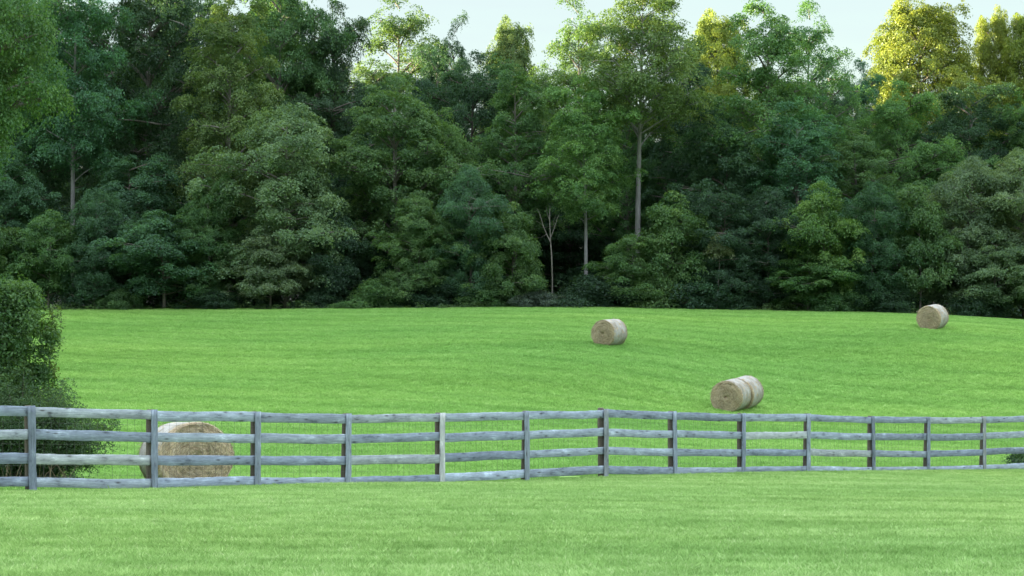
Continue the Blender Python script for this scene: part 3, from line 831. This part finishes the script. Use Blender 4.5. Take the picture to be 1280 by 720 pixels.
# posts behind the rails, battens nailed over the joints in front
for i, (u, p_, zt, q, zg) in enumerate(posts):
    bot = zg - 0.35
    H = zt - bot + (0.010 if i != 7 else 0.03)
    T = Tubes()
    rr_ = 0.070 * nrng.uniform(.9, 1.15)
    le = nrng.normal(0, .012, 2)
    hs = np.array([0, .25, .5, .75, .97, 1.0]) * H
    T.add([(le[0] * h, le[1] * h, h) for h in hs], rr_ * np.array([1.06, 1.03, 1, .98, .97, .80]), 10)
    me_ = T.mesh('post', POSTW)
    # flat top
    import bmesh
    bm = bmesh.new(); bm.from_mesh(me_)
    bm.verts.ensure_lookup_table(); bm.faces.new([bm.verts[-10 + j] for j in range(10)]); bm.to_mesh(me_); bm.free()
    o = link('post', me_, fr)
    pos = np.array([*(p_ - fn * (RT / 2 + rr_ + 0.004)), bot])
    o.location = Vector(pos - f0)
    bh = zt + 0.012 - (zg - 0.04)
    fb = link('batten', board(bh, 0.135 * nrng.uniform(.93, 1.08), 0.026, 900 + i, nseg=14), fr)
    fpos = np.array([*(p_ + fn * (RT / 2 + 0.026 / 2 + 0.006)), zg - 0.04])
    fb.location = Vector(fpos - f0)
    from mathutils import Matrix
    M = Matrix(((0, fd[0], fd[0]), (0, 0, 0), (1, 0, 0)))
    X = Vector((0, 0, 1)); Y = Vector((-fn[0], -fn[1], 0)); Z = X.cross(Y)
    tilt = {1: 0.022, 11: 0.03, 13: 0.012}.get(i, nrng.normal(0, .008))
    Rm = Matrix((X, Y, Z)).transposed()
    fb.rotation_euler = (Matrix.Rotation(tilt, 3, Vector((fn[0], fn[1], 0))) @ Rm).to_euler()
    t_ = nrng.uniform(.66, .98)
    fb.color = (t_, t_, t_, 1)
    if i == 5: fb.color = (1.65, 1.45, 1.2, 1); fb['label'] = 'pale unweathered tan batten'
# woven wire fixed to the back of the rails
T = Tubes()
for i in range(len(posts) - 1):
    (_, pa, za, qa, ga), (_, pb, zb, qb, gb) = posts[i], posts[i + 1]
    off_ = -fn * (RT / 2 + 0.006)
    nv = 16
    for j in range(nv):
        s = (j + .5) / nv
        b_ = pa * (1 - s) + pb * s + off_
        g0 = ga * (1 - s) + gb * s; t0 = za * (1 - s) + zb * s - .02
        T.add([(b_[0] - f0[0], b_[1] - f0[1], g0 - f0[2]), (b_[0] - f0[0], b_[1] - f0[1], t0 - f0[2])], [.0022, .0022], 3)
    for k in range(8):
        A_ = [*(pa + off_ - f0[:2]), ga + (za - ga) * (k + .5) / 8 - f0[2]]
        B_ = [*(pb + off_ - f0[:2]), gb + (zb - gb) * (k + .5) / 8 - f0[2]]
        T.add([A_, B_], [.0016, .0016], 3)
WIRE, ns, ls = newmat('wire')
p = N(ns, 'BsdfPrincipled', Roughness=0.6, Metallic=0.3); p.inputs['Base Color'].default_value = (0.10, 0.10, 0.09, 1)
o_ = N(ns, 'OutputMaterial'); ls.new(p.outputs[0], o_.inputs['Surface'])
link('wire_mesh', T.mesh('wire_mesh', WIRE), fr)

# ------------------------------------------------------------------ hay bales
def hay_material(name, wrap):
    m, ns, ls = newmat(name)
    out = N(ns, 'OutputMaterial'); p = N(ns, 'BsdfPrincipled', Roughness=0.9)
    p.inputs['Specular IOR Level'].default_value = 0.2 if not wrap else 0.35
    tc = N(ns, 'TexCoord'); oi = N(ns, 'ObjectInfo')
    sep = N(ns, 'SeparateXYZ'); ls.new(tc.outputs['Object'], sep.inputs[0])
    # polar coordinates about the bale's axis (local Y)
    at2 = N(ns, 'Math', operation='ARCTAN2'); ls.new(sep.outputs['Z'], at2.inputs[0]); ls.new(sep.outputs['X'], at2.inputs[1])
    cx = N(ns, 'CombineXYZ'); ls.new(sep.outputs['X'], cx.inputs[0]); ls.new(sep.outputs['Z'], cx.inputs[1])
    ln_ = N(ns, 'VectorMath', operation='LENGTH'); ls.new(cx.outputs[0], ln_.inputs[0])
    pol = N(ns, 'CombineXYZ')
    if wrap:
        ls.new(sep.outputs['Y'], pol.inputs[0])
        ls.new(at2.outputs[0], pol.inputs[1])
    else:
        ls.new(ln_.outputs['Value'], pol.inputs[0]); ls.new(at2.outputs[0], pol.inputs[1])
    ls.new(oi.outputs['Random'], pol.inputs[2])
    mp = N(ns, 'Mapping'); mp.inputs['Scale'].default_value = (26, 3.0, 40) if not wrap else (26, 1.3, 40); ls.new(pol.outputs[0], mp.inputs['Vector'])
    n1 = N(ns, 'TexNoise', Scale=1.0, Detail=7, Roughness=0.7, Distortion=0.4); ls.new(mp.outputs[0], n1.inputs['Vector'])
    n2 = N(ns, 'TexNoise', Scale=55, Detail=4, Roughness=0.7); ls.new(tc.outputs['Object'], n2.inputs['Vector'])
    n3 = N(ns, 'TexNoise', Scale=2.6, Detail=4); ls.new(tc.outputs['Object'], n3.inputs['Vector'])
    if wrap:
        r1 = ramp(ns, [(0.28, (0.19, 0.165, 0.13)), (0.48, (0.30, 0.285, 0.26)), (0.72, (0.44, 0.435, 0.42))])
        r3 = ramp(ns, [(0.35, (0.72, 0.66, 0.56)), (0.6, (1.08, 1.08, 1.08))])
    else:
        r1 = ramp(ns, [(0.28, (0.17, 0.125, 0.08)), (0.48, (0.36, 0.285, 0.195)), (0.72, (0.50, 0.42, 0.31))])
        r3 = ramp(ns, [(0.3, (0.75, 0.74, 0.72)), (0.65, (1.15, 1.12, 1.08))])
    ls.new(n1.outputs['Fac'], r1.inputs['Fac']); ls.new(n3.outputs['Fac'], r3.inputs['Fac'])
    r2 = ramp(ns, [(0.3, (0.62, 0.6, 0.56)), (0.7, (1.3, 1.3, 1.3))]) if not wrap else ramp(ns, [(0.3, (0.86, 0.85, 0.83)), (0.7, (1.1, 1.1, 1.1))])
    ls.new(n2.outputs['Fac'], r2.inputs['Fac'])
    c = mixc(ns, ls, 1.0, r1.outputs['Color'], r2.outputs['Color'], 'MULTIPLY')
    c = mixc(ns, ls, 1.0, c, r3.outputs['Color'], 'MULTIPLY')
    c = mixc(ns, ls, 1.0, c, oi.outputs['Color'], 'MULTIPLY')
    ls.new(c, p.inputs['Base Color'])
    ad = N(ns, 'Math', operation='ADD'); ls.new(n1.outputs['Fac'], ad.inputs[0]); ls.new(n2.outputs['Fac'], ad.inputs[1])
    b = N(ns, 'Bump', Strength=0.9 if not wrap else 0.45, Distance=0.03); ls.new(ad.outputs[0], b.inputs['Height']); ls.new(b.outputs[0], p.inputs['Normal'])
    ls.new(p.outputs[0], out.inputs['Surface'])
    return m
HAY = hay_material('hay', False)
WRAP = hay_material('net_wrap', True)
STRAW, ns, ls = newmat('straw')
p = N(ns, 'BsdfPrincipled', Roughness=0.8)
va = N(ns, 'Attribute', attribute_name='var')
r_ = ramp(ns, [(0, (0.16, 0.12, 0.07)), (0.5, (0.34, 0.27, 0.18)), (1, (0.52, 0.45, 0.33))]); ls.new(va.outputs['Fac'], r_.inputs['Fac'])
ls.new(r_.outputs['Color'], p.inputs['Base Color'])
o_ = N(ns, 'OutputMaterial'); ls.new(p.outputs[0], o_.inputs['Surface'])

def bale_meshes(R, L, sag, seed):
    """round bale, axis along local Y, resting on z = 0; sag widens and flattens it"""
    r = np.random.default_rng(seed)
    na = 72
    th = np.linspace(0, 2 * pi, na, endpoint=False)
    def settle(V):
        V = V.copy()
        x, z = V[:, 0], V[:, 2]
        V[:, 0] = x * (1 + sag * (0.75 - 0.25 * z / R))
        z2 = z * (1 - sag * 0.8)
        fl = -R * (0.955 - sag * 2.2)
        V[:, 2] = np.where(z2 < fl, fl + (z2 - fl) * 0.12, z2) - fl
        return V
    ph = r.uniform(0, 6.28, 8)
    # body: face -> rim -> side -> rim -> face
    prof = []
    for q in np.linspace(0.02, 0.94, 16): prof.append((q, -0.5, q))
    for a in np.linspace(0.2, 1.0, 5) * pi / 2: prof.append((0.94 + 0.06 * sin(a), -0.5 + 0.05 * (1 - cos(a)), 1))
    for s in np.linspace(-0.42, 0.42, 13): prof.append((1.0, s, 1))
    for a in np.linspace(1.0, 0.2, 5) * pi / 2: prof.append((0.94 + 0.06 * sin(a), 0.5 - 0.05 * (1 - cos(a)), 1))
    for q in np.linspace(0.94, 0.02, 16): prof.append((q, 0.5, q))
    V = []
    for (q, s, _) in prof:
        y = np.full(na, s * L)
        sg = np.sign(s) if abs(s) >= 0.44 else 0
        if sg:
            rings = 0.016 * np.sin(q * 34 + th * 1.0 + ph[0]) + 0.012 * np.sin(q * 61 - th + ph[1]) + 0.014 * np.sin(th * 3 + q * 9 + ph[2])
            bulge = 0.055 * (1 - q ** 2) - 0.085 * math.exp(-(q / 0.11) ** 2)
            y = y + sg * (bulge + rings * (0.35 + q * 0.65) + r.normal(0, .010, na))
        rr_ = q * R * (1 + 0.010 * np.sin(th * 2 + ph[3]) + 0.007 * np.sin(th * 5 + ph[4] + s * 4)) + (r.normal(0, .004, na) if q > .9 else 0)
        V.append(np.c_[rr_ * np.cos(th), y, rr_ * np.sin(th)])
    k = len(prof)
    V = settle(np.concatenate(V))
    i = np.arange(k - 1)[:, None] * na; j = np.arange(na)[None]; j2 = (j + 1) % na
    fc = np.stack([i + j, i + j2, i + na + j2, i + na + j], -1).reshape(-1, 4)
    body = mesh_np('hay_roll', V, fc, HAY, smooth=True)
    # net wrap sleeve with a wavering edge
    V2 = []
    ns_ = 22
    for m_ in range(ns_):
        s = -1 + 2 * m_ / (ns_ - 1)
        e = 0.487 + 0.008 * np.sin(th * 4 + ph[5]) + 0.008 * np.sin(th * 11 + ph[6])
        rr_ = R * (1.007 + 0.010 * np.sin(th * 2 + ph[3]) + 0.007 * np.sin(th * 5 + ph[4] + s * 2) - (0.030 if abs(s) > .99 else (0.010 if abs(s) > .88 else 0)) + 0.004 * math.sin(s * 9 + ph[7]))
        V2.append(np.c_[rr_ * np.cos(th), s * e * L, rr_ * np.sin(th)])
    V2 = settle(np.concatenate(V2))
    i = np.arange(ns_ - 1)[:, None] * na
    fc2 = np.stack([i + j, i + j2, i + na + j2, i + na + j], -1).reshape(-1, 4)
    wrap = mesh_np('net_wrap', V2, fc2, WRAP, smooth=True)
    # loose stalks combed round both faces
    n = 2600
    sg = r.choice([-1, 1], n); q = np.sqrt(r.uniform(0.005, 1.0, n)); a = r.uniform(0, 2 * pi, n)
    px = np.c_[q * R * np.cos(a), sg * (L / 2 + 0.055 * (1 - q ** 2) + r.uniform(0, .015, n)), q * R * np.sin(a)]
    tang = np.c_[-np.sin(a), r.normal(0, .10, n) , np.cos(a)] + r.normal(0, .35, (n, 3)) * [1, .45, 1]
    tang = unit(tang) * r.uniform(.05, .16, n)[:, None]
    tang[:, 1] = np.abs(tang[:, 1]) * sg
    wv = unit(np.cross(tang, np.c_[np.zeros(n), sg, np.zeros(n)] + r.normal(0, .3, (n, 3)))) * r.uniform(.003, .006, n)[:, None]
    Q = np.stack([px - wv, px + wv, px + tang + wv * .6, px + tang - wv * .6], 1)
    straw = mesh_np('loose_straw', settle(Q.reshape(-1, 3)), np.arange(n * 4).reshape(n, 4), STRAW, attrs={'var': ('FACE', r.random(n))})
    return body, wrap, straw

def bale(u, d, yaw, meshes, label, group=None, tint=1.05):
    x = (u - 640) / F * d
    e = .5
    z = gz(x, d)
    o = empty('round_bale', (x, d, z - 0.02), yaw)
    # lies with the slope
    ax = Vector((sin(-yaw), cos(yaw), 0))
    sl_ = (gz(x + ax.x * e, d + ax.y * e) - gz(x - ax.x * e, d - ax.y * e)) / (2 * e)
    o.rotation_euler = (math.atan(sl_), 0, yaw)
    tag(o, label, 'hay bale', group)
    for nm, me_ in zip(('hay_roll', 'net_wrap', 'loose_straw'), meshes):
        c = link(nm, me_, o)
        c.color = (tint, tint, tint, 1)
    return o
GB = 'round hay bales lying on the field'
b1 = bale_meshes(0.71, 1.20, 0.03, 1)
b2 = bale_meshes(0.71, 1.32, 0.02, 2)
b3 = bale_meshes(0.71, 1.30, 0.02, 3)
b4 = bale_meshes(0.785, 1.27, 0.085, 4)
bale(762, 102.5, radians(-37), b1, 'single round bale alone in the middle of the field below the pale trunk', GB)
o = bale(914, 86.5, radians(-25), b2, 'front bale of the touching pair just above the fence', GB)
x2, y2 = o.location.x + sin(radians(25)) * 1.31 + .12, o.location.y + cos(radians(25)) * 1.31
bale(640 + F * x2 / y2, y2, radians(-27), b3, 'back bale of the touching pair, half hidden by the front one', GB)
bale(1166, 112.5, radians(-32), b3, 'farthest bale, close to the wood edge at right', GB)
bale(233, 42.0, radians(29), b4, 'large sagging hay bale right behind the fence at left', GB, tint=1.32)

# ------------------------------------------------------------------ hedge and brush at the left behind the fence
def foliage_thing(name, label, cat, loc, cen, rads, outw, stems, nt_, nl, tr, lf, tint, seed, **k):
    r = np.random.default_rng(seed)
    o = empty(name, loc)
    tag(o, label, cat)
    V, fc, var = leaf_cloud(name, np.array(cen), np.array(rads), np.array(outw, float), nt_, nl, tr, lf, r, **k)
    V[:, 2] = np.maximum(V[:, 2], 0.01)
    c = link('foliage', mesh_np(name + '_foliage', V, fc, LEAF, attrs={'var': ('FACE', var)}), o)
    c.color = (*tint, 1)
    if stems:
        T = Tubes()
        for pts, r0 in stems: T.add(pts, np.linspace(r0, r0 * .25, len(pts)), 5)
        link('stem', T.mesh(name + '_stem', DARKBARK), o)
    return o

r = np.random.default_rng(21)
d0 = 43.0
hx = (-21 - 640) / F * d0
hzg = gz(hx, d0)
k0 = d0 / F
cen, rads, outw, stems = [], [], [], []
top = (360 - 352) * k0 - hzg
for i in range(230):                                  # a tall clipped-looking column, flat topped, leafy to knee height
    a = r.uniform(0, 6.28); q = r.random() ** 0.35
    zz = r.uniform(0.35, top - .1)
    hwid = 1.28 * (1 - 0.10 * abs(zz / top - .6) - 0.22 * max(0, zz / top - .86) / .14) * (0.93 + .09 * sin(zz * 3 + a))
    cen.append((cos(a) * q * hwid, sin(a) * q * hwid * .95, zz)); c = r.uniform(.22, .40)
    rads.append((c, c, c * .8)); outw.append((cos(a), sin(a), .2))
for i in range(40):
    a = r.uniform(0, 6.28); q = r.random() ** .5
    cen.append((cos(a) * q * 1.05, sin(a) * q * 1.0, top - .12 - .30 * q ** 2 + r.normal(0, .07))); c = r.uniform(.18, .34)
    rads.append((c, c, c * .7)); outw.append((0, 0, 1))
for i in range(46):                                   # young shoots breaking the outline
    a = r.uniform(0, 6.28); zz = r.uniform(.8, top + .02); q = r.uniform(1.0, 1.2) * 1.28 * (1 if zz < top - .5 else r.uniform(.2, .85))
    cen.append((cos(a) * q, sin(a) * q, zz)); rads.append((.14, .14, .17)); outw.append((cos(a), sin(a), .5))
for i in range(9):
    a = i * .7
    stems.append(([(cos(a) * .2, sin(a) * .2, -.1), (cos(a) * .4, sin(a) * .4, 1.5), (cos(a) * .8, sin(a) * .8, top - .5)], .045))
foliage_thing('vine_covered_shrub', 'tall dense dark green shrub with small leaves at the left edge behind the fence', 'shrub', (hx, d0, hzg), cen, rads, outw, stems,
              20, 17, .10, .07, (0.062, 0.132, 0.040), 22, upb=.5, jit=.7, droop=.15)
# young shoot beside it
sx_ = (66 - 640) / F * 43.4; sz_ = gz(sx_, 43.4)
top = (360 - 380) * 43.4 / F - sz_
cen = [(r.normal(0, .05) - .10 * (1 - z / top), r.normal(0, .08), z) for z in np.linspace(.6, top - .08, 26)]
foliage_thing('leafy_shoot', 'single upright leafy shoot right beside the tall dense shrub', 'plant', (sx_, 43.4, sz_), cen, [(.17, .17, .14)] * 26, [(.3, 0, .6)] * 26,
              [([(-.15, 0, 0), (-.1, 0, top * .5), (0, 0, top)], .02)], 7, 10, .07, .075, (0.095, 0.150, 0.040), 23)
# loose arching brush in front of it
bx = (45 - 640) / F * 41.5; bz = gz(bx, 41.5)
cen, rads, outw, stems = [], [], [], []
for i in range(300):
    a = r.uniform(0, 6.28)
    ln = r.uniform(.7, 1.85) * (0.78 + .22 * cos(a))
    hgt = r.uniform(.3, 1.0) * (2.9 - .85 * ln)
    r0 = r.uniform(0, .7)
    st = np.array([cos(a + r.normal(0, .6)) * r0 - .3, sin(a) * r0, 0])
    en = st + np.array([cos(a) * ln * .85, sin(a) * ln * .6, hgt])
    mid = (st + en) / 2 + np.array([-cos(a) * .2, -sin(a) * .2, hgt * .38])
    s = np.linspace(0, 1, 7)[:, None]
    pts = (1 - s) ** 2 * st + 2 * s * (1 - s) * mid + s * s * en
    stems.append((pts, .011))
    for q in pts[2:]:
        cen.append(q + r.normal(0, .04, 3)); c = r.uniform(.10, .20)
        rads.append((c * 1.4, c, c * .45)); outw.append((cos(a), sin(a), .1))
for i in range(70):                                   # leafy down to the ground
    cen.append((r.uniform(-1.3, .95), r.uniform(-.6, .1), r.uniform(.05, .6))); rads.append((.28, .22, .16)); outw.append((0, -.6, .4))
foliage_thing('arching_brush', 'loose wispy brush with arching stems spreading below the tall shrub behind the fence', 'bush', (bx, 41.5, bz), cen, rads, outw, stems,
              7, 11, .085, .065, (0.066, 0.124, 0.054), 24, upb=.6, jit=.8, wide=.3)
# dry stalks under the brush
T = Tubes()
for i in range(34):
    x0 = r.uniform(-1.3, 1.1); y0 = r.uniform(-.35, .35); h = r.uniform(.25, .62); lx, ly = r.normal(0, .14, 2)
    T.add([(x0, y0, 0), (x0 + lx * .4, y0 + ly * .4, h * .6), (x0 + lx, y0 + ly, h)], [.006, .005, .003], 3)
dsx, dsy = (20 - 640) / F * 38.6, 38.6
o = empty('dry_weeds', (dsx, dsy, gz(dsx, dsy)))
tag(o, 'dry tan weed stalks standing at the foot of the brush behind the fence', 'weeds')
link('stalk', T.mesh('stalk', STRAW), o)
# weed by the fence at the right edge
wx = (1278 - 640) / F * 58.5; wz = gz(wx, 58.5)
cen = [(r.normal(0, .28), r.normal(0, .15), r.uniform(.1, .42)) for _ in range(26)]
foliage_thing('weed_clump', 'small dark leafy weed behind the bottom rail at the right end of the fence', 'plant', (wx, 58.5, wz), cen, [(.16, .14, .09)] * 26, [(0, -.5, .5)] * 26,
              [([(0, 0, 0), (.1, 0, .3)], .012)], 6, 8, .06, .08, (0.045, 0.100, 0.035), 25)
